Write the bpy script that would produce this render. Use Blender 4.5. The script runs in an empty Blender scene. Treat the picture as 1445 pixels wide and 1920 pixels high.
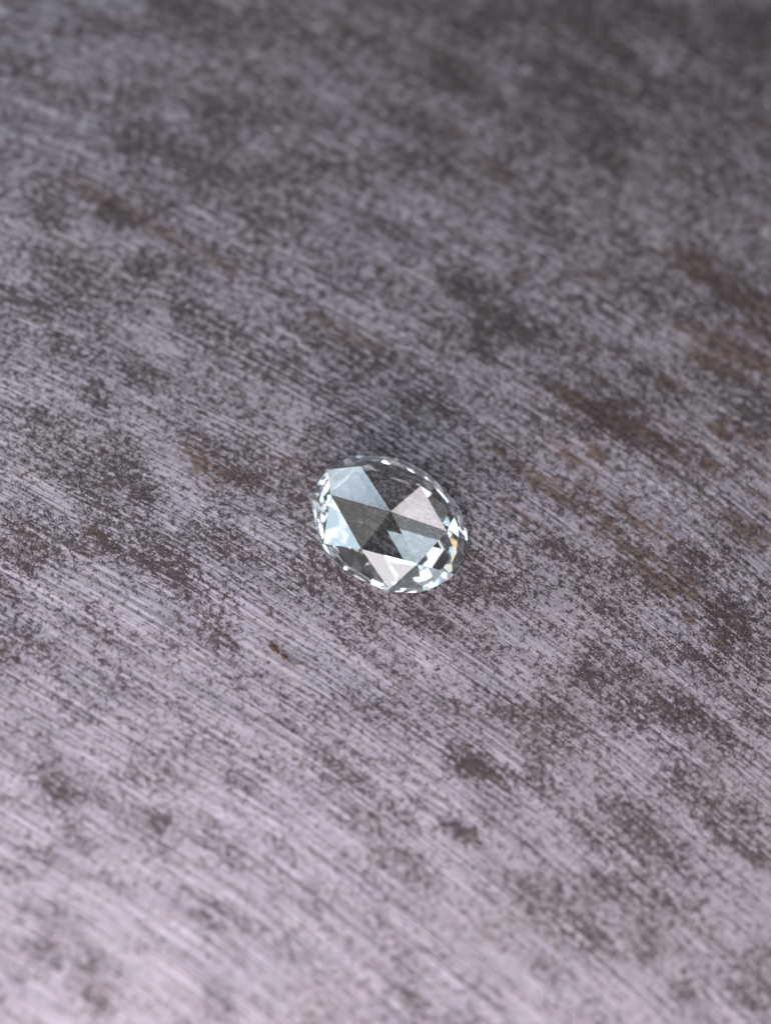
import bpy, bmesh, math, random
import numpy as np
from mathutils import Vector, Matrix

MM = 0.001                                   # everything below is laid out in millimetres
sc = bpy.context.scene
C = sc.collection
rng = np.random.default_rng(7)
random.seed(7)

# ------------------------------------------------------------------ camera
PW, PH, FPX = 1445.0, 1920.0, 6500.0         # photograph size and focal length in its pixels
EL, ROLL, DIST = math.radians(65.0), math.radians(-9.0), 145.0
TX, TY = -0.206, 0.612
FWD = np.array([0.0, math.cos(EL), -math.sin(EL)])
RGT = np.array([1.0, 0.0, 0.0])
UPV = np.array([0.0, math.sin(EL), math.cos(EL)])
CR, SR = math.cos(ROLL), math.sin(ROLL)
IX, IY = CR * RGT - SR * UPV, SR * RGT + CR * UPV
EYE = np.array([TX, TY, 0.0]) - DIST * FWD

cam_d = bpy.data.cameras.new('camera')
cam = bpy.data.objects.new('camera', cam_d)
C.objects.link(cam)
m = Matrix.Identity(4)
for r in range(3):
    m[r][0], m[r][1], m[r][2], m[r][3] = IX[r], IY[r], -FWD[r], EYE[r] * MM
cam.matrix_world = m
cam_d.sensor_fit = 'VERTICAL'
cam_d.sensor_height = 36.0
cam_d.lens = 36.0 * FPX / PH
cam_d.clip_start, cam_d.clip_end = 0.005, 10.0


def ray(px, py):
    d = FWD * FPX + IX * (px - PW / 2) + IY * (PH / 2 - py)
    return d / np.linalg.norm(d)


def at(px, py, z=0.0):
    """the point (mm) at height z above the metal that shows at a pixel of the photograph"""
    d = ray(px, py)
    return EYE + d * ((z - EYE[2]) / d[2])


focus = at(715, 1092, 0.0)
cam_d.dof.use_dof = True
cam_d.dof.focus_distance = float((focus - EYE) @ FWD) * MM
cam_d.dof.aperture_fstop = (cam_d.lens / 6.8)
cam_d.dof.aperture_blades = 9
sc.camera = cam

# ------------------------------------------------------------------ light
world = bpy.data.worlds.new('World')
sc.world = world
world.use_nodes = True
bg = world.node_tree.nodes['Background']
bg.inputs['Color'].default_value = (1.0, 0.97, 0.92, 1)
bg.inputs['Strength'].default_value = 0.085


def added_panel(name, az, el, dist, radiance, color):
    """an added rectangular lamp, out of frame, seen from the stone between two azimuths and two elevations (degrees)"""
    a, e = math.radians(sum(az) / 2), math.radians(sum(el) / 2)
    wd = 2 * dist * math.tan(math.radians(abs(az[1] - az[0])) / 2) * math.cos(e)
    ht = 2 * dist * math.tan(math.radians(el[1] - el[0]) / 2)
    loc = Vector((math.cos(a) * math.cos(e), math.sin(a) * math.cos(e), math.sin(e))) * dist
    d = bpy.data.lights.new(name, 'AREA')
    d.shape, d.size, d.size_y = 'RECTANGLE', wd * MM, ht * MM
    d.energy = radiance * math.pi * wd * ht * MM * MM
    d.color = color
    o = bpy.data.objects.new(name, d)
    C.objects.link(o)
    o.location = loc * MM
    z = loc.normalized()
    x = Vector((0, 0, 1)).cross(z).normalized()
    o.rotation_euler = Matrix((x, z.cross(x), z)).transposed().to_euler()
    return o


added_panel('added_key', (-135.2, -82.0), (30.9, 52.5), 80, 3.85, (1.02, 0.97, 1.02))  # unseen front panel, added to whiten front facets and light the plate
added_panel('added_left', (-190.0, -140.0), (25.0, 39.0), 75, 3.61, (0.78, 1.02, 1.18))  # added pale-blue panel that turns the left facets blue
added_panel('added_left_high', (-189.6, -170.4), (51.9, 63.9), 260, 3.00, (1.05, 0.97, 0.99))  # added panel, fitted for the star facet reflections
added_panel('added_back', (108.1, 124.1), (25.9, 54.3), 360, 2.70, (0.80, 0.99, 1.20))  # added for the pale-blue patches in the star facets
added_panel('added_right', (-78.0, -26.0), (-2.0, 22.0), 330, 1.97, (0.90, 0.98, 1.12))  # added panel, stretched to brighten the left rim facets
added_panel('added_left_floor', (112.0, 172.0), (-3.0, 11.0), 330, 3.20, (0.84, 1.0, 1.1))  # added low down so the left outer facets reflect pale blue
added_panel('added_back_low', (95.4, 133.4), (13.9, 39.7), 335, 3.00, (0.84, 1.02, 1.12))  # added panel, placed by fitting the facet tones
added_panel('added_back_right', (58.0, 76.0), (39.0, 52.0), 360, 3.00, (1.05, 0.95, 1.02))  # added to lift the right star facet to lilac
added_panel('added_high_left', (136.0, 160.0), (60.0, 74.0), 340, 0.50, (1.0, 1.0, 0.92))  # added to lift the left star facet to olive grey
added_panel('added_high_right', (31.0, 55.0), (60.0, 74.0), 340, 0.80, (0.96, 1.0, 1.04))  # added to lift the lower right star facet to mid grey
added_panel('added_left_fill', (146.0, 190.4), (29.7, 43.9), 320, 1.21, (1.05, 1.02, 0.93))  # added fill, its span and strength fitted to the facets
added_panel('added_near', (-137.0, -57.0), (2.0, 15.0), 60, 38.00, (1.07, 0.95, 0.98))  # added just out of frame to brighten the near end of the plate
added_panel('added_warm', (165.0, 179.0), (9.0, 21.0), 240, 1.20, (1.30, 0.88, 0.42))  # added for an orange fleck at the stone's right edge

sc.view_settings.view_transform = 'Standard'
sc.view_settings.look = 'None'
sc.view_settings.exposure = 0.0
sc.view_settings.gamma = 1.0
sc.view_settings.use_curve_mapping = False
cy = sc.cycles
cy.max_bounces, cy.transmission_bounces, cy.glossy_bounces, cy.diffuse_bounces = 28, 24, 20, 5
cy.caustics_refractive = cy.caustics_reflective = True
cy.sample_clamp_indirect = 12.0
cy.blur_glossy = 0.0


# ------------------------------------------------------------------ node helper
class NT:
    def __init__(self, name):
        self.mat = bpy.data.materials.new(name)
        self.mat.use_nodes = True
        self.t = self.mat.node_tree
        self.t.nodes.clear()
        self.out = self.n('ShaderNodeOutputMaterial')

    def n(self, kind, **kw):
        nd = self.t.nodes.new(kind)
        for k, v in kw.items():
            setattr(nd, k, v)
        return nd

    def put(self, sock, v):
        if isinstance(v, bpy.types.NodeSocket):
            self.t.links.new(v, sock)
        elif v is not None:
            sock.default_value = v

    def m(self, op, a, b=None, c=None, clamp=False):
        nd = self.n('ShaderNodeMath', operation=op, use_clamp=clamp)
        for i, v in enumerate((a, b, c)):
            self.put(nd.inputs[i], v)
        return nd.outputs[0]

    def step(self, v, lo, hi, a=0.0, b=1.0, smooth=True):
        nd = self.n('ShaderNodeMapRange', interpolation_type='SMOOTHSTEP' if smooth else 'LINEAR')
        for i, x in enumerate((v, lo, hi, a, b)):
            self.put(nd.inputs[i], x)
        return nd.outputs[0]

    def noise(self, vec, scale, detail=3.0, rough=0.5, dist=0.0, w=None):
        nd = self.n('ShaderNodeTexNoise', noise_dimensions='3D')
        self.put(nd.inputs['Vector'], vec)
        nd.inputs['Scale'].default_value = scale
        nd.inputs['Detail'].default_value = detail
        nd.inputs['Roughness'].default_value = rough
        nd.inputs['Distortion'].default_value = dist
        return nd.outputs['Fac']

    def xyz(self, x, y, z=0.0):
        nd = self.n('ShaderNodeCombineXYZ')
        for i, v in enumerate((x, y, z)):
            self.put(nd.inputs[i], v)
        return nd.outputs[0]

    def mix(self, f, a, b):
        nd = self.n('ShaderNodeMix', data_type='RGBA')
        self.put(nd.inputs[0], f)
        for s, v in ((nd.inputs[6], a), (nd.inputs[7], b)):
            if isinstance(v, tuple):
                v = (*v, 1)
            self.put(s, v)
        return nd.outputs[2]


# ------------------------------------------------------------------ worn metal plate
SC_ANG = math.radians(25.0)                  # grain direction at the stone; the grain runs in wide arcs
ARC_R = 125.0
ARC_C = (-math.sin(SC_ANG) * ARC_R, -math.cos(SC_ANG) * ARC_R)


def metal_material():
    t = NT('worn_brushed_metal')
    co = t.n('ShaderNodeTexCoord').outputs['Object']
    s = t.n('ShaderNodeVectorMath', operation='SCALE')
    t.put(s.inputs[0], co)
    s.inputs['Scale'].default_value = 1000.0
    P = s.outputs[0]
    sep = t.n('ShaderNodeSeparateXYZ')
    t.put(sep.inputs[0], P)
    dx = t.m('SUBTRACT', sep.outputs[0], ARC_C[0])
    dy = t.m('SUBTRACT', sep.outputs[1], ARC_C[1])
    rad = t.m('SUBTRACT', t.m('SQRT', t.m('ADD', t.m('MULTIPLY', dx, dx), t.m('MULTIPLY', dy, dy))), ARC_R)
    arc = t.m('MULTIPLY', t.m('ARCTAN2', dx, dy), ARC_R)
    # slight wander so that the grain lines are not ruled
    rad = t.m('ADD', rad, t.m('MULTIPLY', t.m('SUBTRACT', t.noise(P, 0.09, 2.0), 0.5), 0.9))

    def grain(across, along, off=0.0, detail=3.0, rough=0.55):
        return t.noise(t.xyz(t.m('MULTIPLY', arc, along), t.m('MULTIPLY', rad, across), off), 1.0, detail, rough)


    dens = t.n('ShaderNodeAttribute', attribute_name='patina').outputs['Fac']
    rusta = t.n('ShaderNodeAttribute', attribute_name='rust').outputs['Fac']

    g1 = grain(5.0, 0.09, 1.3, 3.0, 0.6)
    g2 = grain(13.0, 0.20, 7.7, 3.0, 0.6)
    g3 = grain(30.0, 0.45, 3.1, 2.0, 0.5)
    # the tool marks: near-regular grooves about a quarter of a millimetre apart, fading in and out
    ph = t.m('ADD', t.m('MULTIPLY', rad, 24.0), t.m('MULTIPLY', grain(1.6, 0.05, 90.0, 2.0), 16.0))
    tool = t.m('MULTIPLY', t.m('SINE', ph), t.step(grain(1.1, 0.07, 70.0, 2.0), 0.40, 0.62, 0.15, 1.0))
    gr = t.m('ADD', t.m('ADD', t.m('MULTIPLY', g1, 0.22), t.m('MULTIPLY', g2, 0.43)), t.m('MULTIPLY', g3, 0.35))
    gr = t.m('ADD', gr, t.m('MULTIPLY', tool, 0.055))

    # patina: fractal crust, clumped where the attribute is high
    G = t.xyz(t.m('MULTIPLY', arc, 0.72), rad, 0.0)      # coordinates drawn out a little along the grain
    big = t.noise(G, 0.62, 5.0, 0.62, 0.2)
    mid = t.noise(G, 4.0, 7.0, 0.70, 0.2)
    fine = t.noise(P, 11.0, 4.0, 0.65, 0.2)

    def c0(v, k):
        return t.m('MULTIPLY', t.m('SUBTRACT', v, 0.5), k)
    q = t.m('ADD', t.m('ADD', c0(big, 0.62), c0(mid, 1.5)), c0(fine, 0.95))
    q = t.m('ADD', q, c0(dens, 0.34))
    q = t.m('SUBTRACT', q, c0(gr, 0.55))
    crust = t.step(q, 0.040, 0.110)
    veil = t.step(q, -0.12, 0.13)                        # thin stain round the crust
    # small dark pits everywhere, thicker near the crust
    pit = t.noise(G, 4.6, 3.0, 0.6, 0.4)
    pits = t.step(t.m('ADD', pit, t.m('MULTIPLY', dens, 0.10)), 0.612, 0.675)
    # fine curling hair lines of dirt
    hl = t.noise(P, 1.9, 5.0, 0.62, 0.9)
    hair = t.step(t.m('ABSOLUTE', t.m('SUBTRACT', hl, 0.5)), 0.004, 0.014, 1.0, 0.0)
    hair = t.m('MULTIPLY', hair, t.step(t.m('ADD', t.noise(P, 0.7, 3.0), t.m('MULTIPLY', dens, 0.25)), 0.56, 0.66))
    # dirt caught in the deeper grooves
    groove = t.step(grain(6.5, 0.16, 21.0, 4.0, 0.6), 0.43, 0.32)
    groove = t.m('MULTIPLY', groove, t.step(t.noise(G, 0.6, 3.0), 0.40, 0.60))

    # clean metal
    cloud = t.noise(P, 0.16, 4.0, 0.6)
    metal = t.mix(t.step(gr, 0.41, 0.59, smooth=False), (0.141, 0.128, 0.150), (0.495, 0.448, 0.512))
    metal = t.mix(t.step(cloud, 0.35, 0.7), metal, t.mix(0.35, metal, (0.32, 0.28, 0.28)))
    tint = t.noise(t.xyz(t.m('MULTIPLY', arc, 0.2), t.m('MULTIPLY', rad, 8.0), 40.0), 1.0, 2.0)
    metal = t.mix(t.step(tint, 0.35, 0.65, 0.0, 0.22), metal, (0.28, 0.29, 0.365))
    # burnished scratches, their glints painted in as a paler colour
    sb = t.m('MULTIPLY', t.step(grain(13.0, 0.13, 55.0, 2.0, 0.5), 0.635, 0.70), t.step(t.noise(G, 0.5, 2.0), 0.40, 0.56))
    metal = t.mix(t.m('MULTIPLY', sb, 0.6), metal, (0.62, 0.55, 0.53))

    spk = t.noise(P, 14.0, 2.0, 0.5)
    dark = t.mix(t.step(spk, 0.35, 0.68), (0.018, 0.0125, 0.0140), (0.094, 0.070, 0.076))
    dark = t.mix(t.step(t.noise(P, 0.8, 3.0), 0.45, 0.7, 0.0, 0.6), dark, (0.056, 0.042, 0.034))

    col = t.mix(t.m('MULTIPLY', veil, 0.54), metal, (0.092, 0.074, 0.056))
    col = t.mix(t.m('MULTIPLY', groove, 0.68), col, (0.060, 0.048, 0.048))
    # rust stains drawn along the grain
    rn = t.m('ADD', t.m('MULTIPLY', t.noise(G, 2.6, 5.0, 0.65), 0.6), t.m('MULTIPLY', g1, 0.4))
    rust = t.step(t.m('ADD', rn, t.m('MULTIPLY', rusta, 0.27)), 0.55, 0.67)
    col = t.mix(t.m('MULTIPLY', rust, 0.72), col, t.mix(t.step(fine, 0.4, 0.62), (0.045, 0.022, 0.010), (0.165, 0.075, 0.024)))
    col = t.mix(t.m('MULTIPLY', pits, 0.8), col, dark)
    lace = t.step(t.noise(G, 6.0, 4.0, 0.7), 0.34, 0.54, 0.60, 1.0)      # metal showing through the crust
    col = t.mix(t.m('MULTIPLY', t.m('MULTIPLY', crust, 0.95), lace), col, dark)
    col = t.mix(t.m('MULTIPLY', hair, 0.85), col, (0.028, 0.023, 0.024))
    # bits of orange dust
    ob = t.step(t.noise(P, 2.6, 2.0, 0.5), 0.735, 0.76)
    col = t.mix(t.m('MULTIPLY', ob, 0.7), col, (0.22, 0.11, 0.045))

    cover = t.m('MAXIMUM', crust, t.m('MAXIMUM', pits, hair))
    bs = t.n('ShaderNodeBsdfPrincipled')
    t.put(bs.inputs['Base Color'], col)
    t.put(bs.inputs['Metallic'], t.m('MULTIPLY', t.m('SUBTRACT', 1.0, cover), 0.10))
    t.put(bs.inputs['Roughness'], t.m('ADD', 0.46, t.m('MULTIPLY', cover, 0.14)))
    t.put(bs.inputs['Specular IOR Level'], t.m('ADD', 0.22, t.m('MULTIPLY', sb, 0.5)))
    # relief: grain grooves cut in, crust standing a little proud and grainy
    h = t.m('ADD', t.m('MULTIPLY', g2, 0.010), t.m('MULTIPLY', g3, 0.007))
    h = t.m('SUBTRACT', h, t.m('MULTIPLY', groove, 0.006))
    h = t.m('ADD', h, t.m('MULTIPLY', crust, t.m('MULTIPLY', t.m('ADD', fine, spk), 0.022)))
    h = t.m('SUBTRACT', h, t.m('MULTIPLY', hair, 0.010))
    bp = t.n('ShaderNodeBump')
    bp.inputs['Strength'].default_value = 1.0
    bp.inputs['Distance'].default_value = MM
    t.put(bp.inputs['Height'], h)
    t.put(bs.inputs['Normal'], bp.outputs[0])
    t.put(t.out.inputs['Surface'], bs.outputs[0])
    return t.mat


# stains of the plate: centre pixel, half-size along and across the grain (pixels), weight
PATINA = [
    (740, 990, 150, 110, .55),               # under the stone: shade put into the plate colour to darken facets
    (370, 25, 70, 34, .55), (720, 85, 60, 34, .45), (1110, 80, 130, 50, .32), (840, 140, 46, 34, .5), (1085, 150, 60, 60, .55),
    (1300, 60, 120, 60, .35), (1400, 20, 90, 60, .4), (1200, 10, 120, 40, .35), (1390, 190, 60, 36, .4), (1030, 130, 60, 40, .4), (20, 40, 60, 40, .35), (60, 150, 36, 30, .45),
    (160, 195, 30, 24, .4), (235, 180, 40, 26, .35), (300, 255, 60, 34, .5), (360, 290, 80, 26, .55), (395, 200, 36, 24, .4),
    (250, 290, 40, 22, .4), (480, 215, 50, 22, .4), (520, 260, 50, 24, .3), (630, 300, 40, 22, .35), (260, 330, 50, 24, .45),
    (360, 350, 40, 24, .45), (460, 370, 70, 40, .45), (500, 450, 60, 34, .35), (680, 330, 40, 22, .35),
    (120, 500, 80, 34, .45), (90, 400, 40, 24, .4), (210, 400, 36, 22, .4), (310, 520, 60, 24, .4), (330, 580, 60, 22, .55),
    (370, 585, 40, 24, .5), (40, 560, 70, 30, .5), (160, 570, 90, 24, .5), (120, 650, 70, 26, .45), (270, 700, 40, 26, .5),
    (330, 720, 50, 22, .45), (440, 640, 60, 26, .6), (560, 690, 60, 22, .5), (650, 660, 80, 26, .45), (190, 760, 24, 14, .4),
    (900, 545, 55, 32, .75), (945, 595, 60, 40, .8), (1000, 620, 40, 20, .4), (850, 530, 30, 20, .4), (905, 650, 30, 20, .5),
    (1070, 680, 60, 30, .45), (1130, 790, 110, 26, .85), (1085, 800, 50, 20, .8), (1200, 800, 80, 24, .55), (1180, 760, 70, 30, .5),
    (1240, 720, 60, 22, .5), (1380, 590, 60, 24, .4), (1400, 760, 60, 26, .5), (1300, 560, 50, 20, .3), (1140, 240, 50, 50, .5),
    (1140, 300, 40, 24, .55), (1280, 310, 40, 30, .5), (900, 380, 60, 24, .35), (790, 250, 40, 24, .4), (810, 290, 46, 26, .4),
    (950, 215, 60, 24, .35), (990, 300, 40, 20, .35), (830, 760, 70, 26, .35), (790, 740, 70, 22, .35), (900, 820, 80, 20, .3),
    # the sharp band
    (130, 850, 60, 22, .5), (180, 865, 80, 30, .85), (230, 890, 50, 18, .7), (140, 900, 60, 20, .55), (90, 800, 40, 18, .4),
    (225, 960, 50, 22, .7), (205, 1020, 46, 18, .85), (300, 1035, 80, 24, .9), (270, 1040, 60, 20, .8), (60, 1010, 70, 24, .8),
    (20, 1035, 50, 16, .8), (100, 990, 50, 18, .6), (410, 1010, 36, 26, .75), (440, 890, 40, 26, .65), (470, 830, 30, 18, .45),
    (280, 930, 30, 18, .55), (380, 990, 30, 18, .4), (15, 1100, 40, 16, .75), (55, 1070, 30, 14, .5), (400, 1100, 46, 14, .55),
    (560, 1000, 50, 20, .5), (520, 1060, 60, 16, .35), (590, 1100, 60, 16, .6), (640, 1085, 70, 20, .8), (700, 1130, 70, 18, .75),
    (660, 1165, 50, 16, .6), (480, 1120, 40, 14, .4), (650, 1200, 50, 14, .5), (770, 1150, 50, 18, .65), (810, 1170, 40, 18, .7),
    (860, 1120, 50, 20, .6), (885, 1060, 44, 26, .8), (910, 1085, 50, 22, .75), (930, 1010, 50, 18, .45), (960, 1130, 60, 18, .5),
    (1040, 1025, 44, 18, .65), (1060, 1030, 30, 16, .6), (1020, 1085, 44, 18, .6), (1130, 1130, 60, 18, .6), (1130, 1070, 60, 16, .5),
    (1210, 1090, 60, 22, .5), (1310, 1040, 36, 30, .65), (1345, 1060, 50, 18, .5), (1370, 1170, 80, 40, .85), (1420, 1190, 60, 40, .8),
    (1300, 1180, 60, 24, .55), (1380, 1240, 60, 26, .7), (1300, 1230, 40, 20, .65), (1160, 1240, 50, 20, .8), (1180, 1260, 60, 26, .9),
    (1100, 1265, 36, 20, .8), (1145, 1300, 60, 26, .9), (1165, 1350, 44, 26, .75), (1260, 1340, 36, 22, .75), (1290, 1330, 36, 20, .75),
    (1330, 1370, 60, 24, .6), (1400, 1330, 50, 26, .6), (1230, 1200, 40, 16, .5), (800, 1090, 40, 16, .4), (640, 840, 60, 18, .45),
    (720, 825, 60, 18, .4), (560, 930, 40, 16, .4), (430, 1180, 36, 12, .4), (415, 1200, 26, 14, .75), (435, 1215, 22, 14, .7),
    (20, 1220, 50, 24, .65), (80, 1240, 50, 20, .45), (260, 1180, 60, 18, .35), (200, 1200, 60, 18, .4), (310, 1310, 40, 14, .5),
    # nearer
    (965, 1330, 60, 22, .55), (960, 1350, 44, 24, .65), (1020, 1370, 60, 24, .75), (1060, 1340, 40, 22, .65), (975, 1375, 40, 18, .6),
    (890, 1425, 46, 20, .75), (910, 1445, 36, 14, .75), (1010, 1460, 18, 16, .7), (855, 1555, 28, 16, .75), (870, 1440, 30, 20, .6),
    (770, 1640, 50, 20, .6), (740, 1590, 60, 20, .35), (720, 1500, 70, 26, .4), (640, 1450, 60, 22, .45), (690, 1540, 60, 24, .4),
    (1200, 1560, 60, 40, .8), (1150, 1590, 60, 36, .75), (1240, 1610, 60, 36, .8), (1100, 1560, 60, 30, .5), (1180, 1650, 70, 40, .7),
    (1010, 1680, 44, 36, .85), (1050, 1720, 50, 32, .9), (1110, 1760, 40, 30, .85), (1200, 1770, 44, 26, .75), (1240, 1690, 40, 30, .6),
    (1320, 1500, 50, 30, .6), (1350, 1550, 70, 30, .7), (1280, 1470, 40, 26, .6), (1400, 1530, 50, 26, .5), (1420, 1600, 22, 16, .55),
    (1420, 1790, 26, 16, .55), (1410, 1870, 40, 24, .75), (1290, 1840, 40, 20, .35), (770, 1885, 60, 26, .65), (1020, 1820, 36, 20, .45),
    (440, 1470, 24, 15, .8), (300, 1535, 22, 17, .8), (100, 1490, 30, 26, .75), (95, 1445, 22, 14, .5), (265, 1465, 40, 22, .65),
    (150, 1575, 22, 14, .6), (140, 1545, 18, 14, .5), (200, 1650, 22, 14, .55), (355, 1675, 20, 14, .5), (395, 1710, 24, 20, .6),
    (475, 1740, 36, 14, .5), (160, 1800, 30, 26, .65), (80, 1775, 34, 20, .65), (105, 1800, 18, 14, .6), (180, 1880, 28, 20, .7),
    (30, 1820, 26, 14, .5), (405, 1880, 34, 20, .5), (90, 1605, 24, 14, .45), (10, 1630, 20, 14, .55), (560, 1830, 60, 22, .35),
    (640, 1700, 60, 22, .3), (700, 1620, 40, 20, .4), (730, 1340, 60, 22, .35), (800, 1330, 60, 20, .35), (590, 1390, 60, 18, .3),
]
CLEAN = [
    (640, 30, 120, 50, .3), (90, 110, 110, 60, .25), (40, 300, 100, 50, .3), (900, 430, 140, 60, .25), (1230, 330, 100, 60, .25),
    (260, 640, 80, 34, .3), (480, 560, 80, 30, .25), (1010, 760, 90, 26, .3), (1150, 900, 120, 30, .3), (1270, 760, 60, 26, .3),
    (340, 870, 60, 20, .35), (110, 940, 60, 14, .35), (200, 1120, 140, 26, .35), (330, 960, 50, 14, .3), (560, 1180, 120, 26, .35),
    (1280, 1010, 70, 18, .4), (1010, 1200, 80, 20, .3), (880, 1250, 100, 26, .3), (1250, 1270, 80, 14, .35), (1220, 1400, 60, 18, .35),
    (560, 1270, 90, 20, .3), (420, 1350, 160, 50, .3), (180, 1400, 160, 40, .25), (560, 1560, 180, 60, .35), (330, 1760, 260, 90, .4),
    (900, 1680, 120, 60, .35), (980, 1530, 60, 30, .4), (940, 1820, 160, 60, .4), (1400, 1690, 70, 60, .4), (1180, 1860, 120, 40, .35),
    (120, 1880, 200, 50, .25), (820, 1480, 80, 40, .25), (60, 1680, 120, 50, .3), (1370, 1420, 60, 20, .3), (650, 1780, 140, 60, .25),
]
RUST = [
    (800, 40, 1000, 200, .27), (1250, 420, 420, 240, .24), (1250, 800, 330, 110, .25),
    (1330, 520, 90, 24, .75), (1300, 480, 50, 22, .6), (1390, 555, 60, 22, .8), (1380, 660, 90, 22, .85), (1340, 690, 60, 18, .8),
    (1420, 620, 60, 18, .6), (1110, 770, 90, 16, .85), (1180, 800, 110, 16, .9), (1260, 850, 50, 14, .75), (1345, 810, 22, 14, .95),
    (1330, 870, 18, 12, .9), (1245, 715, 18, 12, .9), (1100, 655, 22, 12, .7), (1120, 850, 22, 14, .8), (1070, 860, 60, 12, .6),
    (970, 520, 20, 12, .6), (1110, 515, 24, 12, .7), (1420, 230, 20, 20, .6), (370, 840, 20, 12, .6), (375, 870, 18, 14, .75),
    (425, 890, 30, 8, .9), (350, 850, 16, 10, .7), (560, 870, 40, 12, .4), (140, 340, 60, 14, .5), (230, 385, 90, 16, .5),
    (300, 430, 60, 14, .55), (410, 490, 60, 16, .5), (940, 320, 50, 16, .6), (910, 290, 40, 12, .5), (1040, 375, 20, 14, .5),
    (860, 250, 26, 14, .5), (1100, 60, 140, 50, .3), (1250, 1100, 90, 18, .65), (1180, 1030, 90, 16, .55), (1290, 1090, 26, 10, .8),
    (1350, 1205, 14, 12, .8), (1290, 1160, 12, 8, .8), (1200, 970, 110, 18, .5), (1000, 900, 110, 18, .5), (960, 960, 90, 16, .4),
    (700, 640, 60, 20, .4), (620, 620, 60, 18, .4), (980, 1340, 60, 22, .35), (1400, 1000, 60, 30, .5), (1340, 1470, 40, 16, .3),
    (180, 1000, 26, 12, .5), (380, 890, 30, 12, .5), (1400, 820, 60, 20, .5), (1100, 960, 80, 14, .4),
]


def blob_field(X, Y, blobs):
    f = np.zeros_like(X)
    ca, sa = math.cos(SC_ANG), -math.sin(SC_ANG)
    mmpx = DIST / FPX
    for px, py, a, b, w in blobs:
        c = at(px, py)
        dx, dy = X - c[0], Y - c[1]
        u, v = (dx * ca + dy * sa) / (a * mmpx), (-dx * sa + dy * ca) / (b * mmpx)
        d2 = u * u + v * v
        f = np.maximum(f, w * np.exp(-0.5 * d2 ** 1.15))
    return f


def axis(dense, n, far, k):
    inner = np.linspace(dense[0], dense[1], n)
    h = inner[1] - inner[0]
    o = []
    step, x = h, 0.0
    while x < far:
        step *= k
        x += step
        o.append(x)
    o = np.array(o)
    return np.concatenate([dense[0] - o[::-1], inner, dense[1] + o])


def density(X, Y):
    patches = [b for b in PATINA if b[2] > 36]
    spots = [b for b in PATINA if b[2] <= 36]
    return np.clip(0.41 + 0.070 * np.clip(Y / 6.0, -1.0, 5.5) + 0.52 * blob_field(X, Y, patches)  # rise with Y: heavier patina, plus light fall-off put into the stain
                   + 0.66 * blob_field(X, Y, spots) - 0.5 * blob_field(X, Y, CLEAN), 0, 1.6)


def build_plate():
    xs = axis((-20, 20), 420, 240, 1.09)
    ys = axis((-26, 34), 620, 240, 1.09)
    X, Y = np.meshgrid(xs, ys)
    Z = 0.03 * np.sin(X * 0.11 + 0.7) * np.sin(Y * 0.09 + 1.1)
    Z *= np.clip((np.hypot(X, Y) - 4.5) / 10.0, 0, 1)          # flat under the stone
    nx, ny = len(xs), len(ys)
    co = np.stack([X, Y, Z], -1).reshape(-1, 3) * MM
    i = np.arange(nx * ny).reshape(ny, nx)
    f = np.stack([i[:-1, :-1], i[:-1, 1:], i[1:, 1:], i[1:, :-1]], -1).reshape(-1, 4)
    me = bpy.data.meshes.new('metal_plate')
    me.vertices.add(len(co))
    me.vertices.foreach_set('co', co.astype(np.float32).ravel())
    me.loops.add(f.size)
    me.loops.foreach_set('vertex_index', f.astype(np.int32).ravel())
    me.polygons.add(len(f))
    me.polygons.foreach_set('loop_start', np.arange(0, f.size, 4, dtype=np.int32))
    me.update(calc_edges=True)
    me.polygons.foreach_set('use_smooth', np.ones(len(f), bool))
    for nm, v in (('patina', density(X, Y)), ('rust', blob_field(X, Y, RUST))):
        at_ = me.attributes.new(nm, 'FLOAT', 'POINT')
        at_.data.foreach_set('value', v.astype(np.float32).ravel())
    me.materials.append(metal_material())
    o = bpy.data.objects.new('metal_plate', me)
    o['kind'] = 'structure'
    o['label'] = 'worn grey brushed metal plate with dark patina blotches and rust stains'
    o['category'] = 'metal plate'
    C.objects.link(o)
    return o


plate = build_plate()


def lump(bm, c, rx, ry, rz):
    """a small irregular grain"""
    th = random.random() * 6.28
    vs = []
    for dx, dy, dz in ((1, 0, 0), (0, 1, 0), (-1, 0, 0), (0, -1, 0), (0, 0, 1), (0, 0, -1)):
        k = 0.65 + 0.6 * random.random()
        x, y = dx * math.cos(th) - dy * math.sin(th), dx * math.sin(th) + dy * math.cos(th)
        vs.append(bm.verts.new((c[0] + x * rx * k, c[1] + y * ry * k, c[2] + dz * rz * k)))
    for i in range(4):
        bm.faces.new((vs[i], vs[(i + 1) % 4], vs[4]))
        bm.faces.new((vs[(i + 1) % 4], vs[i], vs[5]))


def plain(name, c1, c2, scale, rough):
    t = NT(name)
    co = t.n('ShaderNodeTexCoord').outputs['Object']
    bs = t.n('ShaderNodeBsdfPrincipled')
    t.put(bs.inputs['Base Color'], t.mix(t.step(t.noise(co, scale, 4.0, 0.6), 0.35, 0.65), c1, c2))
    bs.inputs['Roughness'].default_value = rough
    bs.inputs['Specular IOR Level'].default_value = 0.4
    t.put(t.out.inputs['Surface'], bs.outputs[0])
    return t.mat


# ------------------------------------------------------------------ the stone
def stone_material(rough=0.0):
    t = NT('colourless_stone' if rough == 0 else 'ground_girdle')
    g = t.n('ShaderNodeBsdfGlass')
    g.inputs['Color'].default_value = (0.985, 0.995, 1.0, 1)
    g.inputs['Roughness'].default_value = rough
    g.inputs['IOR'].default_value = 2.417
    add = g.outputs[0]
    t.put(t.out.inputs['Surface'], add)
    return t.mat


def zpix(x, y):                              # coordinates read in an enlargement of the photograph
    return 560 + x / 4.25, 830 + y / 4.25


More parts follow.
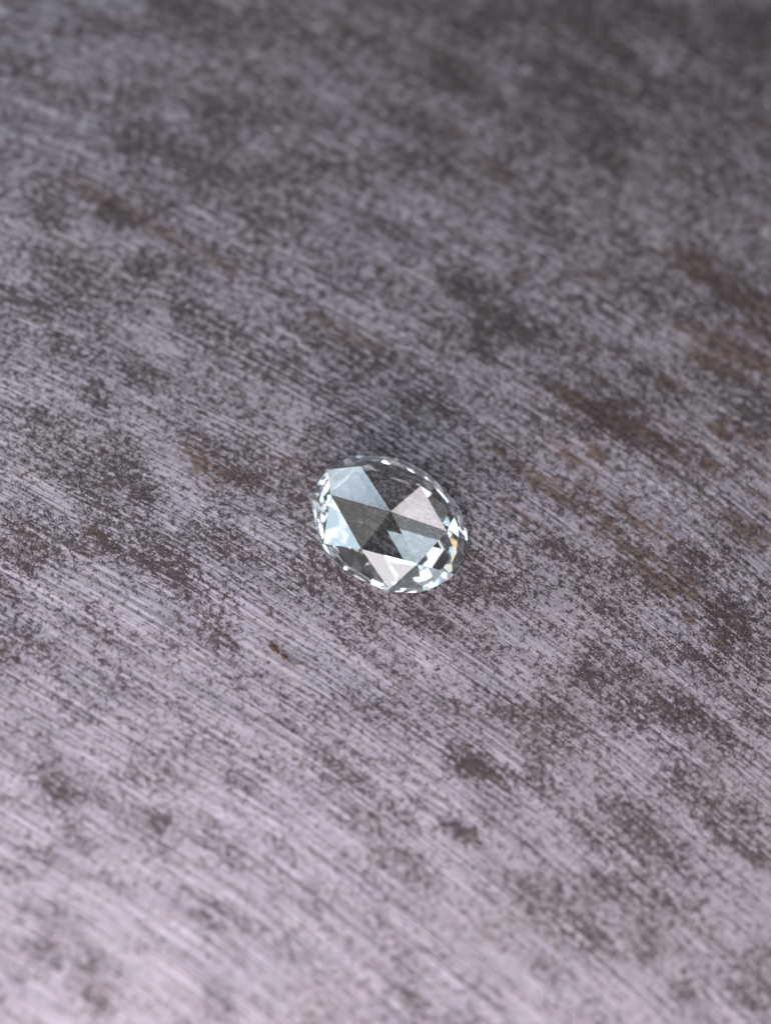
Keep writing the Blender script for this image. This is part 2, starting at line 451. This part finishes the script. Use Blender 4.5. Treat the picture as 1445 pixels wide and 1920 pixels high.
H_HEX, H_APEX, H_GIRDLE, RIM, BEVEL = 1.163, 1.494, 0.330, 0.320, 0.235
Z0 = 0.012                                   # the plate's relief keeps the base a hair off it


def plane(a, b, c, inside):
    n = np.cross(b - a, c - a)
    n /= np.linalg.norm(n)
    if n @ (inside - a) > 0:
        n = -n
    return a, n


def build_stone():
    """the stone is cut as a lapidary cuts it: one plane for every facet"""
    hexv = [at(*zpix(*p), H_HEX) for p in ((495, 188), (255, 415), (498, 848), (945, 965), (1180, 705), (968, 345))]
    apex = at(*zpix(733, 548), H_APEX)
    cx, cy_, A, B, th = 720, 640, 656, 498, math.radians(31)      # outline of the girdle

    def rim(ang, s, z):
        u, v = A * s * math.cos(ang), B * s * math.sin(ang)
        return at(*zpix(cx + u * math.cos(th) - v * math.sin(th), cy_ + u * math.sin(th) + v * math.cos(th)), z)

    def ang_of(x, y):
        dx, dy = x - cx, y - cy_
        return math.atan2((-dx * math.sin(th) + dy * math.cos(th)) / B, (dx * math.cos(th) + dy * math.sin(th)) / A)

    corner = [(770, 140), (240, 225), (195, 805), (720, 1150), (1210, 1030), (1250, 530),
              (460, 140), (105, 440), (405, 1020), (975, 1145), (1325, 775), (1010, 260)]
    R = [rim(ang_of(*p), 0.997, H_GIRDLE) for p in corner]
    Ak, Bk = R[:6], R[6:]
    ins = np.mean(hexv, 0) - np.array([0, 0, H_HEX * .6])
    P = []
    for k in range(6):
        v, w = hexv[k], hexv[(k - 1) % 6]
        P += [plane(apex, v, w, ins), plane(v, w, Ak[k], ins),
              plane(v, Ak[k], Bk[k], ins), plane(v, Bk[k], Ak[(k + 1) % 6], ins)]
    n = 48
    r1 = [rim(2 * math.pi * (k + .5) / n, 1.012, RIM) for k in range(n)]
    for k in range(n):
        P.append(plane(r1[k], r1[(k + 1) % n], r1[k] + np.array([0, 0, 1.0]), ins))
    ctr = rim(0, 0, RIM)
    q = [rim(2 * math.pi * (k + .514) / 16, 1.026, RIM) for k in range(16)]
    for k in range(16):
        a, b = q[k].copy(), q[(k + 1) % 16].copy()
        mid = ctr + ((a + b) / 2 - ctr) * 0.775
        a[2] = b[2] = BEVEL
        mid[2] = Z0
        P.append(plane(a, b, mid, ins))
    P.append((np.array([0, 0, Z0]), np.array([0, 0, -1.0])))
    base = Vector((ctr[0], ctr[1], 0))
    bm = bmesh.new()
    bmesh.ops.create_cube(bm, size=12.0)                          # cut in millimetres, scaled at the end
    for a, nrm in P:
        cut = bmesh.ops.bisect_plane(bm, geom=bm.verts[:] + bm.edges[:] + bm.faces[:], dist=1e-6,
                                     plane_co=Vector(a) - base, plane_no=Vector(nrm), clear_outer=True)
        ed = [e for e in bm.edges if e.is_boundary]
        if ed:
            bmesh.ops.contextual_create(bm, geom=ed)
    bmesh.ops.remove_doubles(bm, verts=bm.verts, dist=2e-4)
    bmesh.ops.scale(bm, vec=(MM, MM, MM), verts=bm.verts)
    bmesh.ops.recalc_face_normals(bm, faces=bm.faces)
    print('STONE', len(bm.faces), 'faces', len([e for e in bm.edges if not e.is_manifold]), 'open edges')
    me = bpy.data.meshes.new('gemstone')
    bm.to_mesh(me)
    bm.free()
    me.materials.append(stone_material())
    me.materials.append(stone_material(0.22))                     # the girdle is ground, not polished
    for p in me.polygons:
        if abs(p.normal.z) < 0.02:
            p.material_index = 1
    o = bpy.data.objects.new('gemstone', me)
    o.location = base * MM
    o['label'] = 'clear colourless oval rose-cut gemstone lying on the worn metal plate'
    o['category'] = 'gemstone'
    C.objects.link(o)
    # specks of dust sitting on the crown facets
    bm = bmesh.new()
    for x, y, r in ((620, 380, .030), (645, 372, .016), (800, 388, .018), (640, 658, .016), (1148, 552, .018), (1007, 478, .016),
                    (815, 1085, .016), (905, 1105, .015), (588, 490, .013), (700, 700, .012), (1020, 760, .013), (450, 900, .013)):
        d = ray(*zpix(x, y))
        t = max(((a - EYE) @ n) / (d @ n) for a, n in P if d @ n < 0)
        lump(bm, (EYE + d * t - np.array(base)) * MM, r * MM, r * MM, r * .7 * MM)
    me = bpy.data.meshes.new('dust')
    bm.to_mesh(me)
    bm.free()
    me.materials.append(plain('pale_dust', (0.72, 0.68, 0.60), (0.85, 0.82, 0.76), 3000.0, 0.8))
    du = bpy.data.objects.new('dust', me)
    du['kind'] = 'stuff'
    du.parent = o
    C.objects.link(du)
    return o


stone = build_stone()


# ------------------------------------------------------------------ loose bits on the plate
def build_debris():
    """a crumb of rust-brown dirt with a thin curled fibre"""
    def dp(x, y, z=0.0):
        return Vector(at(490 + x / 14.45, 1190 + y / 14.45, z))
    o0 = dp(400, 420)
    root = bpy.data.objects.new('debris_crumb', None)
    root.empty_display_size = 0.0005
    root.location = o0 * MM
    root['label'] = 'tiny rust-brown crumb with a thin curled fibre on the metal in front of the gemstone'
    root['category'] = 'debris'
    C.objects.link(root)
    mat = plain('rusty_crumb', (0.035, 0.020, 0.012), (0.095, 0.052, 0.022), 9000.0, 0.75)
    for outline, h in ((((190, 330), (225, 290), (300, 275), (440, 300), (452, 335), (430, 390), (488, 420), (500, 470), (470, 555),
                         (410, 520), (330, 455), (250, 400)), 0.030),
                       (((510, 530), (560, 505), (650, 540), (720, 600), (690, 630), (650, 690), (600, 670), (550, 600)), 0.020)):
        bm = bmesh.new()
        n = len(outline)
        ctr = sum((dp(*p) for p in outline), Vector()) / n
        rings = []
        for s_, z in ((1.0, 0.002), (1.04, h * .45), (0.72, h * .95), (0.3, h * 1.15)):
            rings.append([bm.verts.new((ctr + (dp(*p) - ctr) * (s_ * random.uniform(.9, 1.1)) + Vector((0, 0, z * random.uniform(.8, 1.2))) - o0) * MM)
                          for p in outline])
        for a, b in zip(rings, rings[1:]):
            for k in range(n):
                bm.faces.new((a[k], a[(k + 1) % n], b[(k + 1) % n], b[k]))
        bm.faces.new(rings[-1])
        bm.faces.new(rings[0][::-1])
        bmesh.ops.recalc_face_normals(bm, faces=bm.faces)
        me = bpy.data.meshes.new('crumb')
        bm.to_mesh(me)
        bm.free()
        me.materials.append(mat)
        ob = bpy.data.objects.new('crumb', me)
        ob.parent = root
        C.objects.link(ob)
    path = [(640, 640), (720, 705), (800, 760), (900, 792), (1010, 800), (1110, 790), (1190, 768), (1260, 748)]
    bm = bmesh.new()
    prev = None
    for k, p in enumerate(path):
        r = 0.034 * (1 - 0.75 * k / (len(path) - 1)) * (1.0 if k not in (4, 5) else 1.35)
        a = Vector(dp(*path[max(0, k - 1)]))
        b = Vector(dp(*path[min(len(path) - 1, k + 1)]))
        side = (b - a).normalized().cross(Vector((0, 0, 1)))
        c = dp(*p) + Vector((0, 0, 0.02 + 0.012 * math.sin(k)))
        ring = [bm.verts.new((c + side * (r * math.cos(q * math.pi / 3)) + Vector((0, 0, r * math.sin(q * math.pi / 3))) - o0) * MM) for q in range(6)]
        if prev:
            for q in range(6):
                bm.faces.new((prev[q], prev[(q + 1) % 6], ring[(q + 1) % 6], ring[q]))
        else:
            bm.faces.new(ring)
        prev = ring
    bm.faces.new(prev[::-1])
    bmesh.ops.recalc_face_normals(bm, faces=bm.faces)
    me = bpy.data.meshes.new('fibre')
    bm.to_mesh(me)
    bm.free()
    me.materials.append(plain('dark_fibre', (0.040, 0.026, 0.020), (0.085, 0.045, 0.026), 6000.0, 0.6))
    ob = bpy.data.objects.new('fibre', me)
    ob.parent = root
    C.objects.link(ob)


def build_grit():
    """crusty grains standing on the dark patina; nobody could count them"""
    n = 26000
    X = rng.uniform(-19, 19, n)
    Y = np.clip(rng.normal(-3, 9, n), -25, 33)
    d = density(X, Y)
    keep = (rng.random(n) < np.clip((d - 0.42) * 2.2, 0.02, 1)) & (np.hypot((X - stone.location.x / MM) / 3.6, (Y - stone.location.y / MM) / 3.4) > 1)
    bm = bmesh.new()
    for x, y in zip(X[keep], Y[keep]):
        r = 0.010 + 0.026 * random.random() ** 2.5 + (0.030 * random.random() if random.random() < 0.012 else 0.0)
        lump(bm, (x * MM, y * MM, r * 0.3 * MM), r * MM, r * MM, r * 0.8 * MM)
    me = bpy.data.meshes.new('grit')
    bm.to_mesh(me)
    bm.free()
    me.materials.append(plain('dark_grit', (0.030, 0.022, 0.022), (0.17, 0.135, 0.13), 900.0, 0.45))
    o = bpy.data.objects.new('grit', me)
    o['kind'] = 'stuff'
    o['label'] = 'fine dark mineral grit crusted over the patina of the metal plate'
    o['category'] = 'grit'
    C.objects.link(o)


build_debris()
build_grit()
